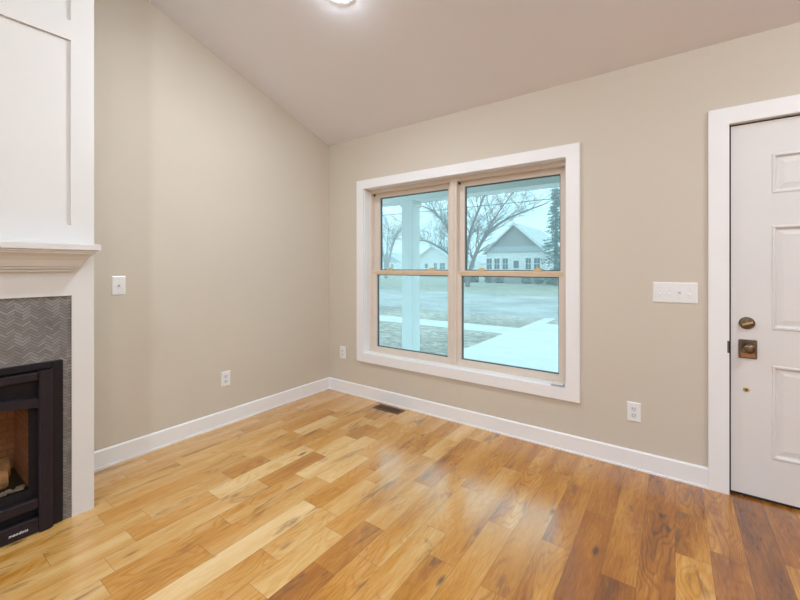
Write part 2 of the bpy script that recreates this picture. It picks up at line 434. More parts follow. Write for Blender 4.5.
# unseen back wall; its two tall windows are added for daylight
bm = B(); yb0, yb1 = RY-.15, RY
bw = [(0.5, 2.5), (3.1, 5.1)]
box(bm, -.15, .5, yb0, yb1, -.1, 2.5); box(bm, 2.5, 3.1, yb0, yb1, -.1, 2.5); box(bm, 5.1, RX+.15, yb0, yb1, -.1, 2.5)
for a, b in bw: box(bm, a, b, yb0, yb1, -.1, .25); box(bm, a, b, yb0, yb1, 2.2, 2.5)
structure(obj('wall_back', bm, 'wall_paint'), 'beige back wall with two added daylight windows behind the camera', 'wall')
for i, (a, b) in enumerate(bw):
    wd = empty('window_%d' % (i+2), (a, RY, .25), 'tall white framed window added unseen in the back wall for daylight, %s' % ('on the fireplace side' if i == 0 else 'on the side away from the fireplace'), 'window', kind='structure')
    m_ = (a+b)/2
    one('window_frame', 'trim_paint', wd, (a, a+.06, RY-.12, RY, .25, 2.2), (b-.06, b, RY-.12, RY, .25, 2.2), (a+.06, b-.06, RY-.12, RY, .25, .31), (a+.06, b-.06, RY-.12, RY, 2.14, 2.2), (m_-.03, m_+.03, RY-.12, RY, .31, 2.14))
    one('glass_pane', 'clear_glass', wd, (a+.06, m_-.03, RY-.07, RY-.064, .31, 2.14), (m_+.03, b-.06, RY-.07, RY-.064, .31, 2.14))
bm = B()
prism(bm, [(WT, 2.46-WT/3), (RIDGE, CZ(RIDGE)), (RIDGE, CZ(RIDGE)+.16), (WT, 2.46-WT/3+.16)], 'x', -.15, RX+.15)
prism(bm, [(RIDGE, CZ(RIDGE)), (RY-.15, CZ(RY-.15)), (RY-.15, CZ(RY-.15)+.16), (RIDGE, CZ(RIDGE)+.16)], 'x', -.15, RX+.15)
structure(obj('ceiling', bm, 'ceiling_paint'), 'plain off-white vaulted ceiling sloping up from the window wall', 'ceiling')

# baseboards
bbp = lambda s: [(0, 0), (0, .113), (s*.006, .113), (s*.014, .106), (s*.014, .012), (s*.020, .010), (s*.020, 0)]
bm = B(); prism(bm, [(p[0], p[1]) for p in bbp(1)], 'y', -2.06, -.0)
structure(obj('baseboard_left', bm, 'trim_paint'), 'white baseboard along the left wall from fireplace to corner', 'baseboard')
bm = B(); prism(bm, [(p[0], p[1]) for p in bbp(-1)], 'x', 0.0, 3.004)
structure(obj('baseboard_front', bm, 'trim_paint'), 'white baseboard below the window running from corner to door', 'baseboard')
bm = B(); prism(bm, [(p[0], p[1]) for p in bbp(-1)], 'x', 4.11, RX)
structure(obj('baseboard_right', bm, 'trim_paint'), 'short white baseboard beyond the far side of the door', 'baseboard')

# ------------------------------------------------------------------ window
win = empty('window_1', (1.37, 0, .34), 'wide double-hung twin window with white casing and tan sashes', 'window', kind='structure')
cx0, cx1, cz0, cz1 = .393, 2.348, .340, 2.045
bm = B()
def frame_prism(bm, o, i, ya, yb):
    (a0, a1, b0, b1), (c0, c1, d0, d1) = o, i
    O = [(a0, b0), (a1, b0), (a1, b1), (a0, b1)]; I = [(c0, d0), (c1, d0), (c1, d1), (c0, d1)]
    for k in range(4):
        prism(bm, [O[k], O[(k+1) % 4], I[(k+1) % 4], I[k]], 'y', ya, yb)
frame_prism(bm, (cx0, cx1, cz0, cz1), (WX0-.004, WX1+.004, WZ0-.004, WZ1+.004), -.02, 0.0)
es = [e for e in bm.edges if abs(e.verts[0].co.y+.02) < 1e-5 and abs(e.verts[1].co.y+.02) < 1e-5]
obj('casing', bm, 'trim_paint', win)
bm = B()
frame_prism(bm, (WX0-.03, WX1+.03, WZ0-.03, WZ1+.03), (WX0, WX1, WZ0, WZ1), 0.0, .165)
obj('jamb_liner', bm, 'trim_paint', win)
XM = 1.375                                           # middle of the mullion
def sash(name, x0, x1, z0, z1, sl, sr, rb, rt, y0, y1, par):
    s = B(); frame_prism(s, (x0, x1, z0, z1), (x0+sl, x1-sr, z0+rb, z1-rt), y0, y1)
    so = obj(name, s, 'vinyl', par)
    g = B(); gi = .007
    frame_prism(g, (x0+sl, x1-sr, z0+rb, z1-rt), (x0+sl+gi, x1-sr-gi, z0+rb+gi, z1-rt-gi), y0+.014, y1-.004)
    obj('gasket', g, 'gasket', so)
    p = B(); box(p, x0+sl+.003, x1-sr-.003, y0+.018, y0+.022, z0+rb+.003, z1-rt-.003); obj('glass_pane', p, 'window_glass', so)
    return so
one('mullion', 'vinyl', win, (XM-.012, XM+.010, .062, .165, WZ0, WZ1), bev=.002)
for k, (a, b) in enumerate(((WX0, XM-.012), (XM+.010, WX1))):
    fr = B(); frame_prism(fr, (a, b, WZ0, WZ1), (a+.022, b-.022, WZ0+.008, WZ1-.03), .070, .165)
    obj('window_frame', fr, 'vinyl', win)
    up = sash('upper_sash', a+.022, b-.022, 1.165, WZ1-.03, .062 if k == 0 else .046, .040, .035, .040, .122, .158, win)
    lo = sash('lower_sash', a+.022, b-.022, WZ0+.008, 1.196, .056 if k == 0 else .036, .020 if k == 0 else .040, .044, .036, .082, .118, win)
    one('check_rail', 'rail_ochre', lo, (a+.034, b-.034, .0795, .0825, 1.166, 1.194))
    for q in (.22, .72):
        lx = a+.03+(b-a)*q
        l = B(); box(l, lx-.03, lx+.03, .086, .112, 1.196, 1.213, bev=.003); lathe(l, [(.013, 1.213), (.012, 1.222), (.006, 1.225)], (lx, .099, 0), 'z', 16)
        box(l, lx-.012, lx+.034, .090, .104, 1.216, 1.222, bev=.002)
        obj('sash_lock', l, 'lock_metal', lo)
    tl = B(); box(tl, a+.024, a+.034, .100, .118, WZ1-.05, WZ1-.032); obj('dark_hole', tl, 'slot_dark', up)  # dark block stands in for a shaded hole in the frame's top corner
clip = B(); box(clip, 2.165, 2.252, -.012, .004, WZ0+.0005, WZ0+.006, bev=.001); box(clip, 2.244, 2.252, -.012, .004, WZ0+.004, WZ0+.022, bev=.001)
tag(obj('window_clip', clip, 'clip_grey'), 'small grey clip lying on the window sill at its right end', 'clip')

# ------------------------------------------------------------------ door
door = empty('door_1', (3.55, 0, 0), 'white six-panel front door with bronze hardware and white casing', 'door', kind='structure')
bm = B(); a0, a1, top, iw = 3.004, 4.103, 2.092, .088
for pts in ([(a0, 0), (a0+iw, 0), (a0+iw, top-iw), (a0, top)], [(a1, 0), (a1, top), (a1-iw, top-iw), (a1-iw, 0)], [(a0, top), (a0+iw, top-iw), (a1-iw, top-iw), (a1, top)]):
    prism(bm, pts, 'y', -.020, 0.0)
obj('casing', bm, 'trim_paint', door)
one('jamb_liner', 'trim_paint', door, (DX0-.035, DX0, 0.0, WT, 0, DZ1+.035), (DX1, DX1+.035, 0.0, WT, 0, DZ1+.035), (DX0, DX1, 0.0, WT, DZ1, DZ1+.035))
one('weatherstrip', 'dark_gap', door, (DX0, DX0+.011, .016, .07, 0, DZ1), (DX1-.012, DX1, .020, .07, 0, DZ1), (DX0, DX1, .020, .07, DZ1-.012, DZ1), (DX0, DX1, .022, WT, 0, .014))
# slab: stiles, rails and raised panels
sx0, sx1, sz0, sz1 = DX0+.0095, DX1-.006, .016, DZ1-.008
yf, ybk = .012, .056
colx = [(3.262, 3.490), (3.622, 3.850)]; rowz = [(.231, .718), (.904, 1.447), (1.613, 1.820)]
bm = B()
xs = [sx0, colx[0][0], colx[0][1], colx[1][0], colx[1][1], sx1]; zs = [sz0, rowz[0][0], rowz[0][1], rowz[1][0], rowz[1][1], rowz[2][0], rowz[2][1], sz1]
for i in range(5):
    for j in range(7):
        if not (i in (1, 3) and j in (1, 3, 5)):
            box(bm, xs[i], xs[i+1], yf, ybk, zs[j], zs[j+1])
bmesh.ops.remove_doubles(bm, verts=bm.verts[:], dist=1e-5)
slab = obj('door_slab', bm, 'door_paint', door)
for (x0, x1) in colx:
    for (z0, z1) in rowz:
        bm = B()
        def ring(d, y): return [bm.verts.new(p) for p in ((x0+d, y, z0+d), (x1-d, y, z0+d), (x1-d, y, z1-d), (x0+d, y, z1-d))]
        steps = [(0, ybk-.01), (0, yf), (.004, yf-.004), (.012, yf-.004), (.018, yf+.010), (.024, yf+.011), (.046, yf+.006), (.048, yf+.005)]
        rs = [ring(d, y) for d, y in steps]
        for p, q in zip(rs, rs[1:]):
            for k in range(4): bm.faces.new((p[k], p[(k+1) % 4], q[(k+1) % 4], q[k]))
        bm.faces.new(rs[-1])
        obj('raised_panel', bm, 'door_paint', slab)
# hardware
bm = B(); lathe(bm, [(.033, yf), (.033, yf-.006), (.028, yf-.013), (.015, yf-.015)], (3.166, 0, .930), 'y', 28)
db = obj('deadbolt', bm, 'bronze', door); db['label'] = 'round bronze deadbolt rose with thumb turn'
bm = B(); tube(bm, [(3.145, yf-.024, .922), (3.187, yf-.024, .938)], [.006, .006], 10); lathe(bm, [(.007, yf-.013), (.007, yf-.026)], (3.166, 0, .930), 'y', 12)
obj('thumb_turn', bm, 'brass', db)
bm = B(); box(bm, 3.132, 3.206, yf-.008, yf, .742, .842, bev=.003)
hp = obj('handle_plate', bm, 'bronze', door); hp['label'] = 'square bronze handle plate'
bm = B(); lathe(bm, [(.018, yf-.006), (.012, yf-.012), (.012, yf-.030), (.022, yf-.036), (.026, yf-.048), (.022, yf-.058), (.010, yf-.062)], (3.172, 0, .800), 'y', 24)
obj('door_knob', bm, 'bronze', hp, smooth=True)
bm = B(); box(bm, 3.140, 3.198, yf-.011, yf-.007, .748, .772, bev=.002); obj('latch_bar', bm, 'copper', hp)
bm = B(); lathe(bm, [(.013, yf), (.013, yf-.004), (.009, yf-.006)], (3.163, 0, .576), 'y', 20); obj('bolt_cover', bm, 'brass', door)
bm = B(); lathe(bm, [(.006, yf-.006), (.006, yf-.008)], (3.163, 0, .576), 'y', 12); obj('keyhole', bm, 'slot_dark', door)
one('strike_plate', 'bronze', door, (3.083, 3.0925, -.0225, .01, .765, .832), bev=.003)

# ------------------------------------------------------------------ fireplace
FX, FY = .448, -2.66
FP = empty('fireplace', (.2, FY, 0), 'white panelled chimney breast with mantel shelf and grey mosaic fireplace surround', 'fireplace')
bx = .436; yR, yL = -2.06, -3.26
bm = B()
box(bm, 0, bx, -2.18, yR, 0, .785); box(bm, 0, bx, yL, -3.14, 0, .785)
prism(bm, [(yL, .785), (yR, .785), (yR, CZ(yR)-.001), (yL, CZ(yL)-.001)], 'x', 0, bx)
obj('chimney_breast', bm, 'mantel_paint', FP)
lw = .088
one('surround', 'mantel_paint', FP, (bx, FX, yR-lw, yR, 0, 1.335), (bx, FX, yL, yL+lw, 0, 1.335), (bx, FX, yL+lw, yR-lw, 1.09, 1.335))
def topz(y): return CZ(y)-.001
bm = B()
prism(bm, [(yR-.092, 1.335), (yR, 1.335), (yR, topz(yR)), (yR-.092, topz(yR-.092))], 'x', bx, FX)
prism(bm, [(yL, 1.335), (yL+.092, 1.335), (yL+.092, topz(yL+.092)), (yL, topz(yL))], 'x', bx, FX)
for z0, z1 in ((1.335, 1.436), (2.343, 2.441)): box(bm, bx, FX, yL+.092, yR-.092, z0, z1)
obj('panel_frame', bm, 'mantel_paint', FP)
# mantel: moulding profile with mitred returns
prof = [(.012, 1.208), (.018, 1.208), (.020, 1.216), (.016, 1.220), (.028, 1.222), (.030, 1.232), (.040, 1.234), (.042, 1.240), (.050, 1.262), (.064, 1.280), (.076, 1.290), (.084, 1.293),
        (.084, 1.300), (.090, 1.302), (.090, 1.310), (.102, 1.312), (.102, 1.314), (.102, 1.338), (.100, 1.340)]
bm = B(); rings = []
for d, z in prof:
    e = .102-d
    rings.append([bm.verts.new(p) for p in ((FX-.001, yR-e, z), (FX+d, yR-e, z), (FX+d, yL+e, z), (FX-.001, yL+e, z))])
for p, q in zip(rings, rings[1:]):
    for k in range(4): bm.faces.new((p[k], p[(k+1) % 4], q[(k+1) % 4], q[k]))
bm.faces.new(rings[0][::-1]); bm.faces.new(rings[-1])
obj('mantel_shelf', bm, 'mantel_paint', FP)
# mosaic tile facing (modelled about its own centre so the pattern sits symmetrically)
bm = B(); th0, th1 = bx-.0, FX-.008
for (p0, p1, z0, z1) in ((-2.1815, yR-lw, 0, 1.09), (yL+lw, -3.1385, 0, 1.09), (-3.1385, -2.1815, .782, 1.09)):
    box(bm, th0, th1, p0-FY, p1-FY, z0, z1)
bmesh.ops.recalc_face_normals(bm, faces=bm.faces[:])
t_o = obj('mosaic_tile', bm, 'chevron_tile', FP); t_o.location = (0, FY, 0); t_o['label'] = 'grey chevron mosaic tile'

# gas insert
IN = empty('fireplace_insert', (.25, FY, 0), 'black iron gas fireplace insert with arched glass front set in grey tile', 'fireplace')
y1, y0 = -2.182, -3.138
w1 = .040
one('outer_frame', 'black_iron', IN, (.40, .450, y1-w1, y1, .004, .780), (.40, .450, y0, y0+w1, .004, .780), (.40, .450, y0+w1, y1-w1, .752, .780), bev=.002)
for (a, b) in ((y1-w1-.049, y1-w1), (y0+w1, y0+w1+.049)):
    bm = B(); prism(bm, [(.40, a), (.466, a), (.470, a+.004), (.470, b-.012), (.462, b), (.40, b)], 'z', .002, .748)
    obj('face_pillar', bm, 'pillar_iron', IN)
pa, pb = y0+w1+.049, y1-w1-.049
one('louver_bar', 'pillar_iron', IN, (.42, .462, pa, pb, .706, .742), bev=.003)
one('hood_back', 'black_iron', IN, (.40, .432, pa, pb, .60, .75))
bm = B(); n = 16; lo = []; hi = []
for i in range(n+1):
    y = pa+(pb-pa)*i/n; s = math.sin(math.pi*i/n)
    hi.append((y, .622+.030*s)); lo.append((y, .580+.034*s))
prism(bm, lo+hi[::-1], 'x', .42, .464)
obj('arched_hood', bm, 'pillar_iron', IN)
bm = B()
dfr = .026
box(bm, .405, .430, pa, pa+dfr, .155, .62); box(bm, .405, .430, pb-dfr, pb, .155, .62); box(bm, .405, .430, pa+dfr, pb-dfr, .155, .200)
gd = obj('glass_door', bm, 'black_iron', IN)
one('glass_pane', 'fire_glass', gd, (.412, .416, pa+dfr, pb-dfr, .20, .60))
one('lower_bar', 'pillar_iron', IN, (.42, .462, pa, pb, .113, .158), bev=.003)
one('grille_back', 'black_iron', IN, (.40, .43, pa, pb, .004, .155))
lp = one('lower_panel', 'pillar_iron', IN, (.43, .464, pa, pb, .006, .072), bev=.003)
# lettering on the lower panel
cu = bpy.data.curves.new('logo', 'FONT'); cu.body = 'mendota'; cu.size = .017; cu.extrude = .0006; cu.align_x = 'RIGHT'; cu.space_character = 1.05; cu.shear = .2
to = bpy.data.objects.new('logo', cu); C.objects.link(to)
bpy.context.view_layer.update()
lm = bpy.data.meshes.new_from_object(to.evaluated_get(bpy.context.evaluated_depsgraph_get()))
C.objects.unlink(to); bpy.data.objects.remove(to)
lm.materials.clear(); lm.materials.append(M['logo'])
lg = bpy.data.objects.new('lettering', lm); C.objects.link(lg); lg.parent = lp
lg.matrix_parent_inverse = Matrix.Identity(4)
LOGO = Matrix.Translation((.4655, -2.308, .030)) @ Euler((math.pi/2, 0, math.pi/2)).to_matrix().to_4x4()
lg.matrix_basis = LOGO                                # panel mesh is in world coordinates under the insert
# firebox
bm = B(); fx0 = .06
box(bm, fx0-.02, fx0, y0+.09, y1-.09, .155, .70); box(bm, fx0, .40, y1-.108, y1-.09, .155, .70); box(bm, fx0, .40, y0+.09, y0+.108, .155, .70)
obj('brick_liner', bm, 'fire_brick', IN)
one('burner_floor', 'black_iron', IN, (fx0, .40, y0+.108, y1-.108, .155, .185))
one('firebox_top', 'black_iron', IN, (fx0, .40, y0+.108, y1-.108, .66, .70))
def log(p, q, r, label):
    rg = random.Random(label); p, q = Vector(p), Vector(q); n = 7
    pts = [p.lerp(q, i/n)+Vector((rg.uniform(-.006, .006), 0, rg.uniform(-.004, .004))) for i in range(n+1)]
    bm = B(); tube(bm, pts, [r*rg.uniform(.9, 1.1) for _ in pts], 14)
    o = obj('fire_log', bm, 'log_bark', None, smooth=False); tag(o, label, 'log', 'ceramic logs in the fireplace')
    d = (q-p).normalized(); e = B(); tube(e, [q-d*.004, q+d*.003], [r*.86, r*.80], 14); obj('cut_end', e, 'log_end', o)
log((.13, -3.00, .238), (.19, -2.328, .240), .048, 'long ceramic log lying across the firebox behind the glass')
log((.285, -2.62, .2335), (.30, -2.352, .2335), .042, 'thick ceramic log with pale cut end at the front of the firebox')
bm = B(); rg = random.Random(5)
for _ in range(26): sphere(bm, (rg.uniform(.365, .392), rg.uniform(-2.60, -2.30), .1995), rg.uniform(.008, .012), jit=.10)
tag(obj('ember_rocks', bm, 'ember'), 'grey ember rocks spread in front of the fireplace logs', 'ember rocks', kind='stuff')

# ------------------------------------------------------------------ wall plates (built facing -y about their centre)
def plate_mesh(w, h, d=.006):
    bm = B(); r = []
    for k, y in ((1, 0), (1, -d*.45), (1-.006/w*2, -d)):
        hh = h/2*k if k == 1 else h/2-.006
        ww = w/2*k if k == 1 else w/2-.006
        r.append([bm.verts.new(p) for p in ((-ww, y, -hh), (ww, y, -hh), (ww, y, hh), (-ww, y, hh))])
    for p, q in zip(r, r[1:]):
        for k in range(4): bm.faces.new((p[k], p[(k+1) % 4], q[(k+1) % 4], q[k]))
    bm.faces.new(r[0][::-1]); bm.faces.new(r[-1]); return bm
def screw(z, par, x=0):
    bm = B(); lathe(bm, [(.0032, -.0055), (.0032, -.0072), (.002, -.0078)], (x, 0, z), 'y', 12); obj('screw', bm, 'plate_insert', par)
def make_outlet(label):
    r = empty('electrical_outlet', (0, 0, 0), label, 'outlet', 'duplex wall outlets', world=False)
    obj('cover_plate', plate_mesh(.074, .118), 'plate_plastic', r)
    for z in (-.0195, .0195):
        bm = B(); prism(bm, [(.017*math.cos(a), z+max(-.0135, min(.0135, .017*math.sin(a)))) for a in [2*math.pi*k/24 for k in range(24)]], 'y', -.0085, -.005)
        bmesh.ops.remove_doubles(bm, verts=bm.verts[:], dist=1e-6)
        s = obj('socket', bm, 'plate_insert', r)
        bm = B(); box(bm, -.0075, -.0050, -.0089, -.0083, z-.001, z+.008); box(bm, .0050, .0075, -.0089, -.0083, z+.000, z+.007)
        lathe(bm, [(.0026, -.0083), (.0026, -.0089)], (0, 0, z-.007), 'y', 10); obj('slots', bm, 'slot_dark', s)
    screw(0, r); return r
def copy_tree(o, parent=None):
    c = o.copy(); C.objects.link(c)
    if parent is not None: c.parent = parent
    for ch in list(o.children): copy_tree(ch, c)
    return c
out1 = make_outlet('white duplex outlet low on the tan wall between window and door'); out1.location = (2.650, 0, .345)
out2 = copy_tree(out1); out2['label'] = 'small white duplex outlet low on the tan wall between corner and window'; out2.location = (.195, 0, .388)
out3 = copy_tree(out1); out3['label'] = 'white duplex outlet low on the left beige wall, above its baseboard'; out3.location = (0, -1.101, .356); out3.rotation_euler = (0, 0, math.pi/2)
cp = empty('cable_plate', (0, -1.81, 1.113), 'white cable jack wall plate on the left wall beside the mantel', 'wall plate', world=False, rot=(0, 0, math.pi/2))
obj('cover_plate', plate_mesh(.074, .120), 'plate_plastic', cp)
bm = B(); lathe(bm, [(.0065, -.005), (.0065, -.010), (.0045, -.010), (.0045, -.017), (.0015, -.017)], (0, 0, 0), 'y', 16); obj('cable_jack', bm, 'steel', cp)
screw(.042, cp); screw(-.042, cp)
sw = empty('light_switch', (2.852, 0, 1.081), 'white four-gang light switch plate on the wall beside the door', 'light switch', world=False)
obj('cover_plate', plate_mesh(.212, .120), 'plate_plastic', sw)
for i, up in enumerate((-1, -1, 1, -1)):
    x = (i-1.5)*.046
    bm = B(); box(bm, x-.0055, x+.0055, -.0068, -.005, -.0125, .0125); s = obj('switch_slot', bm, 'plate_insert', sw)
    bm = B(); prism(bm, [(-.004, -.006), (-.019, up*.011-.004), (-.019, up*.011+.004), (-.004, .006)], 'x', x-.0045, x+.0045); obj('toggle', bm, 'plate_plastic', s)
    screw(.030, sw, x); screw(-.030, sw, x)

# floor register
rg_ = empty('floor_register', (.845, -.105, 0), 'dark brown floor vent register by the baseboard below the window', 'vent', world=False)
bm = B(); L2, W2 = .135, .055
box(bm, -L2, L2, -W2, -W2+.014, 0, .004); box(bm, -L2, L2, W2-.014, W2, 0, .004); box(bm, -L2, -L2+.014, -W2+.014, W2-.014, 0, .004); box(bm, L2-.014, L2, -W2+.014, W2-.014, 0, .004)
obj('register_frame', bm, 'register_brown', rg_)
bm = B(); box(bm, -L2+.014, L2-.014, -W2+.014, W2-.014, .0004, .0010); obj('dark_opening', bm, 'dark_gap', rg_)
bm = B()
for i in range(19): x = -L2+.020+i*.0128; box(bm, x, x+.004, -W2+.014, W2-.014, .001, .0035)
obj('louvers', bm, 'register_brown', rg_)

# ------------------------------------------------------------------ recessed ceiling lights; four unseen ones are added to brighten the room
def ceiling_light(x, y, label, dome=1.0):  # a larger dome deepens the diffuser to throw light on the ceiling
    sl = math.atan(-1/3) if y > RIDGE else math.atan(1/3)
    r = empty('recessed_light', (x, y, CZ(y)), label, 'ceiling light', 'recessed ceiling lights', world=False, rot=(sl, 0, 0))
    bm = B(); n = 40; ri, ro = .068, .088
    rr = [[bm.verts.new((rad*math.cos(2*math.pi*k/n), rad*math.sin(2*math.pi*k/n), z)) for k in range(n)] for rad, z in ((ro, -.0005), (ro-.003, -.006), (ri+.004, -.008), (ri, -.003))]
    for p, q in zip(rr, rr[1:]):
        for k in range(n): bm.faces.new((p[k], p[(k+1) % n], q[(k+1) % n], q[k]))
    obj('trim_ring', bm, 'plate_plastic', r, smooth=True)
    bm = B(); lathe(bm, [(q, -.003-h*dome) for q, h in ((.068, 0), (.062, .0040), (.048, .0070), (.028, .0088), (.008, .0095))], (0, 0, 0), 'z', n); obj('diffuser', bm, 'lamp_diffuser', r, smooth=True)
    return r
ceiling_light(1.268, -1.143, 'round recessed ceiling light glowing above the corner by the fireplace', 1.6)
ceiling_light(4.20, -1.150, 'added unseen recessed ceiling light above the front door', 3.5)
ceiling_light(2.35, -3.95, 'round recessed ceiling light near the ridge on the fireplace side', 3.5)
ceiling_light(4.50, -3.95, 'added unseen recessed ceiling light near the ridge on the door side', 3.5)
ceiling_light(1.40, -5.60, 'added unseen recessed ceiling light at the back of the room, fireplace side', 3.5)
ceiling_light(4.20, -5.60, 'added unseen recessed ceiling light at the back of the room, door side', 3.5)

# ------------------------------------------------------------------ outdoors
GZ = -.75
bm = B(); box(bm, -60, 60, WT+.02, 12.5, GZ-.4, GZ); structure(obj('ground', bm, 'winter_lawn'), 'leaf-strewn winter lawn in front of the porch', 'ground')
bm = B(); box(bm, -60, 60, 12.5, 24, GZ-.4, GZ-.012); structure(obj('street', bm, 'asphalt'), 'pale wet street beyond the sidewalk', 'street')
bm = B(); box(bm, -120, 90, 24, 140, GZ-.4, GZ-.012); structure(obj('ground_far', bm, 'far_lawn'), 'pale lawns across the street in front of the houses', 'ground')
bm = B(); box(bm, -60, 60, 8.2, 9.5, GZ-.1, GZ+.012); structure(obj('sidewalk', bm, 'sidewalk_concrete'), 'pale concrete sidewalk strip running along the street', 'sidewalk')
bm = B(); box(bm, -1.25, 3.8, 2.1, 8.2, GZ-.1, GZ+.015); box(bm, -1.22, 3.8, 9.5, 11.0, GZ-.1, GZ+.014); box(bm, -1.22, -.8, 11.0, 12.5, GZ-.1, GZ+.014)
structure(obj('path', bm, 'concrete'), 'wide bright concrete walk from the porch to the street', 'path')
bm = B(); box(bm, -3.5, 6.5, WT, 2.1, GZ, -.18); structure(obj('porch_slab', bm, 'concrete'), 'concrete porch floor outside the window', 'porch')
bm = B(); box(bm, -3.5, 6.5, 1.80, 2.02, 2.18, 2.46, bev=.004); structure(obj('porch_beam', bm, 'porch_white'), 'white porch beam crossing the top of the window view', 'beam')
bm = B(); box(bm, -3.5, 6.5, WT, 2.30, 2.46, 2.50); structure(obj('porch_ceiling', bm, 'porch_ceiling'), 'white porch ceiling outside above the window', 'ceiling')
pc = empty('porch_column', (-.29, 1.91, -.18), 'square white porch column outside the left window sash', 'column', kind='structure')
one('shaft', 'porch_white', pc, (-.385, -.195, 1.815, 2.005, -.18, 2.18), bev=.004)
one('capital', 'porch_white', pc, (-.405, -.175, 1.795, 2.025, 2.10, 2.18), bev=.006)
one('base', 'porch_white', pc, (-.405, -.175, 1.795, 2.025, -.18, -.04), bev=.006)

# house across the street
def house(name, cx, fy, wdt, depth, zf, ze, za, label, wins, doorx, roofm, wallm, gablem, band=None):
    h = empty(name, (cx, fy+depth/2, GZ), label, 'house')
    x0, x1 = cx-wdt/2, cx+wdt/2
    one('foundation', 'foundation', h, (x0, x1, fy, fy+depth, GZ-.02, zf))
    bm = B(); box(bm, x0, x1, fy, fy+depth, zf, ze); obj('walls', bm, wallm, h)
    bm = B(); prism(bm, [(x0, ze), (x1, ze), (cx, za-.05)], 'y', fy+.01, fy+depth-.01); obj('gable', bm, gablem, h)
    if band: one('frieze_band', 'house_band', h, (x0-.1, x1+.1, fy-.12, fy+.01, ze-.15, ze+band))
    bm = B(); ov = .45; sl = (za-ze)/(wdt/2); th = .16
    for s in (-1, 1):
        xe = cx+s*(wdt/2+ov); zee = ze-sl*ov
        pts = [(cx, za), (cx, za+th), (xe, zee+th), (xe, zee)]
        prism(bm, pts if s > 0 else pts[::-1], 'y', fy-.4, fy+depth+.4)
    obj('roof', bm, roofm, h)
    bm = B()
    for s in (-1, 1):
        xe = cx+s*(wdt/2+ov); zee = ze-sl*ov
        pts = [(cx, za-.12), (cx, za+.10), (xe, zee+.10), (xe, zee-.12)]
        prism(bm, pts if s > 0 else pts[::-1], 'y', fy-.46, fy-.401)
    obj('rake_board', bm, 'house_trim', h)
    for (a, b, z0, z1) in wins:
        w_ = one('window', 'house_trim', h, (a-.12, b+.12, fy-.05, fy+.02, z0-.12, z1+.12))
        m_ = (a+b)/2; zm = (z0+z1)/2
        one('pane', 'house_glass', w_, (a, m_-.025, fy-.065, fy-.052, z0, zm-.03), (m_+.025, b, fy-.065, fy-.052, z0, zm-.03), (a, m_-.025, fy-.065, fy-.052, zm+.03, z1), (m_+.025, b, fy-.065, fy-.052, zm+.03, z1))
    if doorx is not None:
        d = one('door', 'house_trim', h, (doorx-.55, doorx+.55, fy-.05, fy+.02, zf, zf+2.15))
        one('pane', 'house_glass', d, (doorx-.32, doorx+.32, fy-.065, fy-.052, zf+1.0, zf+1.90), (doorx-.32, doorx+.32, fy-.065, fy-.052, zf+.25, zf+.80))
    return h
F_ = Vector((-math.sin(math.radians(35.75)), math.cos(math.radians(35.75)), 0)); R_ = Vector((math.cos(math.radians(35.75)), math.sin(math.radians(35.75)), 0))
CAM = Vector(cam.location)
def bearing(px, Y):                             # world x at distance Y in a compass direction read from the photo
    r = F_+R_*((px-400)/382); t = (Y-CAM.y)/r.y; return CAM.x+r.x*t
HY = 44.0
hx = lambda px: bearing(px, HY)
house('house', hx(514.5), HY, hx(543)-hx(484.5), 11, .1, 3.25, 6.55,
      'pale gabled house with a row of dark windows across the street',
      [(hx(487), hx(491.8), .95, 2.30), (hx(494.6), hx(499.6), .95, 2.30), (hx(502.8), hx(508), .95, 2.30), (hx(525.8), hx(531), .95, 2.30), (hx(534.3), hx(540), .95, 2.30)],
      hx(516.3), 'house_roof', 'house_wall', 'house_gable', .55)
bx2 = lambda px: bearing(px, 62.0)
house('house', bx2(433), 62, bx2(452)-bx2(414), 9, 0, 2.6, 5.3, 'distant white gabled house right of the porch column',
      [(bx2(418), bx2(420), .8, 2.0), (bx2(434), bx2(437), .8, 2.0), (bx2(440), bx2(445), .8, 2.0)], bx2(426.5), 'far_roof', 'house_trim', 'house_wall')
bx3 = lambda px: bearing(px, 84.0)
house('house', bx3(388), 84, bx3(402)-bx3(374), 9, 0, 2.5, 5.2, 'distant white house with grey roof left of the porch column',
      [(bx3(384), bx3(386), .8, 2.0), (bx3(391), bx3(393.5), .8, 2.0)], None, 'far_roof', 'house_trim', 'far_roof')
bx4 = lambda px: bearing(px, 100.0)
house('house', bx4(472), 100, bx4(480)-bx4(464), 9, 0, 2.5, 4.6, 'distant pale house beside the bare tree trunk',
      [(bx4(472), bx4(475), .8, 2.0)], None, 'house_roof', 'house_wall', 'house_wall')

# shrubs below the house
for i, (p0, h_, r_, lab) in enumerate(((488.5, .75, .4, 'dark low shrub by the left front windows of the gabled house'), (499.5, .6, .4, 'dark low shrub under the third front window of the gabled house'),
                                       (526.5, .85, .4, 'dark low shrub beside the door of the gabled house'), (538.5, .8, .4, 'dark low shrub at the right front corner of the gabled house'),
                                       (473, 1.0, .8, 'broad dark shrub between the bare tree and the gabled house'), (553, .9, .7, 'broad dark shrub under the evergreen tree'))):
    bm = B(); rg = random.Random(i); x = bearing(p0, HY-1.2)
    for _ in range(46):
        a = rg.uniform(0, 6.28); q = r_*math.sqrt(rg.random())
        sphere(bm, (x+q*math.cos(a), HY-1.2+q*.35*math.sin(a), GZ+rg.uniform(.1, h_)), rg.uniform(.14, .26), jit=.25)
    tag(obj('shrub', bm, 'shrub'), lab, 'shrub', 'shrubs in front of the far house')

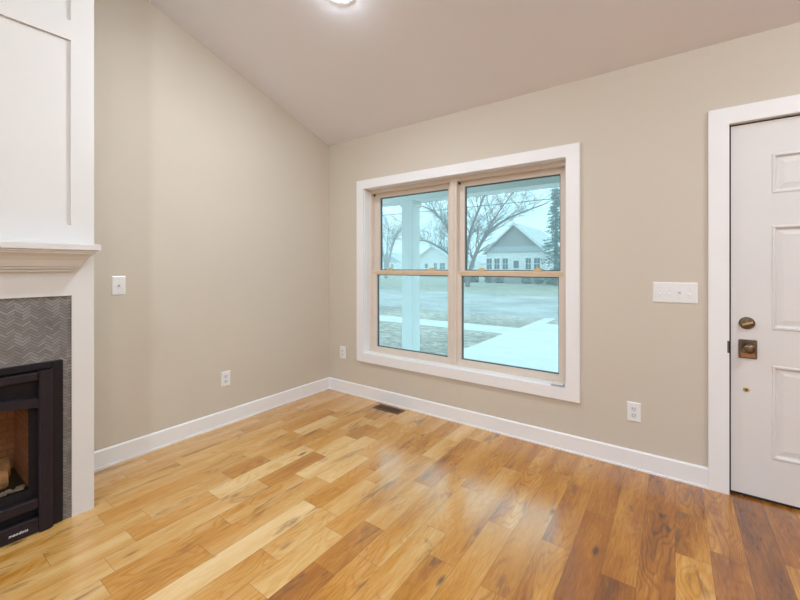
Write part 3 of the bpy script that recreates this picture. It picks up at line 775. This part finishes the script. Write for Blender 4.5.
# bare trees
def spread_tree(x, y, stems, label, seed, bark, lev=3):
    """a tree from hand-placed stems: each stem is a list of (across, up, towards) points and a base radius"""
    rg = random.Random(seed)
    t = empty('bare_tree', (x, y, GZ), label, 'tree', 'bare winter trees outside')
    tr, br, tw = B(), B(), B()
    def grow(p, d, L, r, lv):
        pts = [p.copy()]; rad = [r]; q = p.copy(); dd = d.copy(); n = 5
        for i in range(n):
            dd = (dd+Vector((rg.uniform(-.2, .2), rg.uniform(-.2, .2), rg.uniform(-.12, .14)))).normalized()
            q = q+dd*(L/n); pts.append(q.copy()); rad.append(max(.007, r*(1-.6*(i+1)/n)))
        tube(br if lv >= lev-1 else tw, pts, rad, 5 if lv > 1 else 3)
        if lv == 0: return
        for k in range(4 if lv > 1 else 3):
            i = rg.randint(1, n); ax = Vector((rg.uniform(-1, 1), rg.uniform(-1, 1), rg.uniform(-.3, .6))).normalized()
            grow(pts[i], (dd*.8+ax*rg.uniform(.5, .9)).normalized(), L*rg.uniform(.5, .72), max(.010, rad[i]*.62), lv-1)
    for pts, r0 in stems:
        P = [Vector((x+a, y+c, GZ-.1+b)) for a, b, c in pts]; Q = []
        for i in range(len(P)-1):
            p0, p1, p2, p3 = P[max(i-1, 0)], P[i], P[i+1], P[min(i+2, len(P)-1)]
            for k in range(5):
                f = k/5; Q.append(.5*((2*p1)+(p2-p0)*f+(2*p0-5*p1+4*p2-p3)*f*f+(3*p1-p0-3*p2+p3)*f**3))
        Q.append(P[-1]); R = [r0*(1-.80*i/(len(Q)-1)) for i in range(len(Q))]
        tube(tr, Q, R, 8)
        for i in range(6, len(Q)):
            for _ in range(2 if i % 3 == 0 else 1):
                d = (Q[i]-Q[i-1]).normalized(); ax = Vector((rg.uniform(-1, 1), rg.uniform(-1, 1), rg.uniform(-.15, .8))).normalized()
                grow(Q[i], (d*.7+ax*.8).normalized(), rg.uniform(1.8, 3.2), max(.02, R[i]*.42), lev)
    obj('trunk', tr, bark, t, smooth=True); obj('branches', br, bark, t); obj('twigs', tw, bark, t)
spread_tree(bearing(467, 33.0), 33, [
    ([(0, 0, 0), (.5, 2.2, 0), (1.5, 4.6, .3), (3.6, 6.6, .6), (7.6, 8.0, 1.0)], .27),
    ([(-.1, .6, 0), (-.2, 3.0, .2), (.3, 6.0, .4), (1.4, 9.0, .8), (2.6, 12.0, .4)], .24),
    ([(-.2, .5, 0), (-1.2, 2.6, -.2), (-2.6, 4.0, -.6), (-4.6, 4.9, -.8), (-7.2, 5.0, -1.0)], .17),
    ([(-.2, .8, 0), (-.9, 3.6, .1), (-2.4, 6.2, .4), (-4.2, 8.2, .2), (-6.6, 9.2, .6)], .20),
    ([(0, 1.0, 0), (1.0, 4.0, .4), (3.4, 7.6, .2), (5.2, 10.0, .8)], .15)],
    'large bare tree spreading its branches behind the window mullion', 21, 'bark')
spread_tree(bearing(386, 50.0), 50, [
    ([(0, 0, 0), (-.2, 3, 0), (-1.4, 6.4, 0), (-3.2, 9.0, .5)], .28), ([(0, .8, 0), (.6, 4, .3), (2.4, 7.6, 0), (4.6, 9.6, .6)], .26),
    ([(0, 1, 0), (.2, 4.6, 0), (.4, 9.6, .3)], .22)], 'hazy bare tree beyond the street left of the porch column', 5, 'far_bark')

# evergreen beside the house
ex = bearing(556, 40.0); ey = 40.0
ev = empty('evergreen_tree', (ex, ey, GZ), 'tall dark evergreen tree at the right side of the gabled house', 'tree')
bm = B(); tube(bm, [(ex, ey, GZ), (ex, ey, 9.6)], [.24, .03], 8); obj('trunk', bm, 'bark', ev)
bm = B(); rg = random.Random(9); z = .3
while z < 9.6:
    L = 2.0*(1-(z+.2)/10.4)+.15
    for k in range(9):
        a = rg.uniform(0, 6.28); l = L*rg.uniform(.7, 1.1); d = Vector((math.cos(a), math.sin(a), -.22))
        for s in range(7):
            f = (s+.6)/7; p = Vector((ex, ey, z))+d*(l*f)
            for _ in range(3):
                o_ = Vector((rg.uniform(-.16, .16), rg.uniform(-.16, .16), rg.uniform(-.12, .08)))
                v = [bm.verts.new(p+o_+Vector((rg.uniform(-.22, .22), rg.uniform(-.22, .22), rg.uniform(-.14, .06)))) for _ in range(3)]
                bm.faces.new(v)
    z += .34
obj('foliage', bm, 'needle', ev)

# overhead wires along the street
for (yy, z, r, lab) in ((22, 5.45, .022, 'lower overhead utility wire crossing above the street'), (22, 6.15, .014, 'upper thin overhead utility wire crossing above the street')):
    pts = [(-45+i*3.0, yy, z+.0004*((-45+i*3.0+7)**2)) for i in range(31)]
    bm = B(); tube(bm, pts, r, 6); tag(obj('street_wire', bm, 'wire'), lab, 'wire', 'overhead wires')

# winter haze hanging over the street
m = bpy.data.materials.new('haze'); m.use_nodes = True; t = m.node_tree; t.nodes.clear()
o_ = t.nodes.new('ShaderNodeOutputMaterial'); vs_ = t.nodes.new('ShaderNodeVolumeScatter')
vs_.inputs['Color'].default_value = (.95, .98, 1, 1); vs_.inputs['Density'].default_value = 0.008; vs_.inputs['Anisotropy'].default_value = 0.2
t.links.new(vs_.outputs[0], o_.inputs['Volume']); M['haze'] = m
bm = B(); box(bm, -70, 30, 6, 95, GZ+.06, 18)
tag(obj('street_haze', bm, 'haze'), 'thin winter haze hanging over the street and far houses', 'haze', kind='stuff')

# drop the builder's bookkeeping properties
for o in C.objects:
    for k in ('world_space', 'base'):
        if k in o: del o[k]
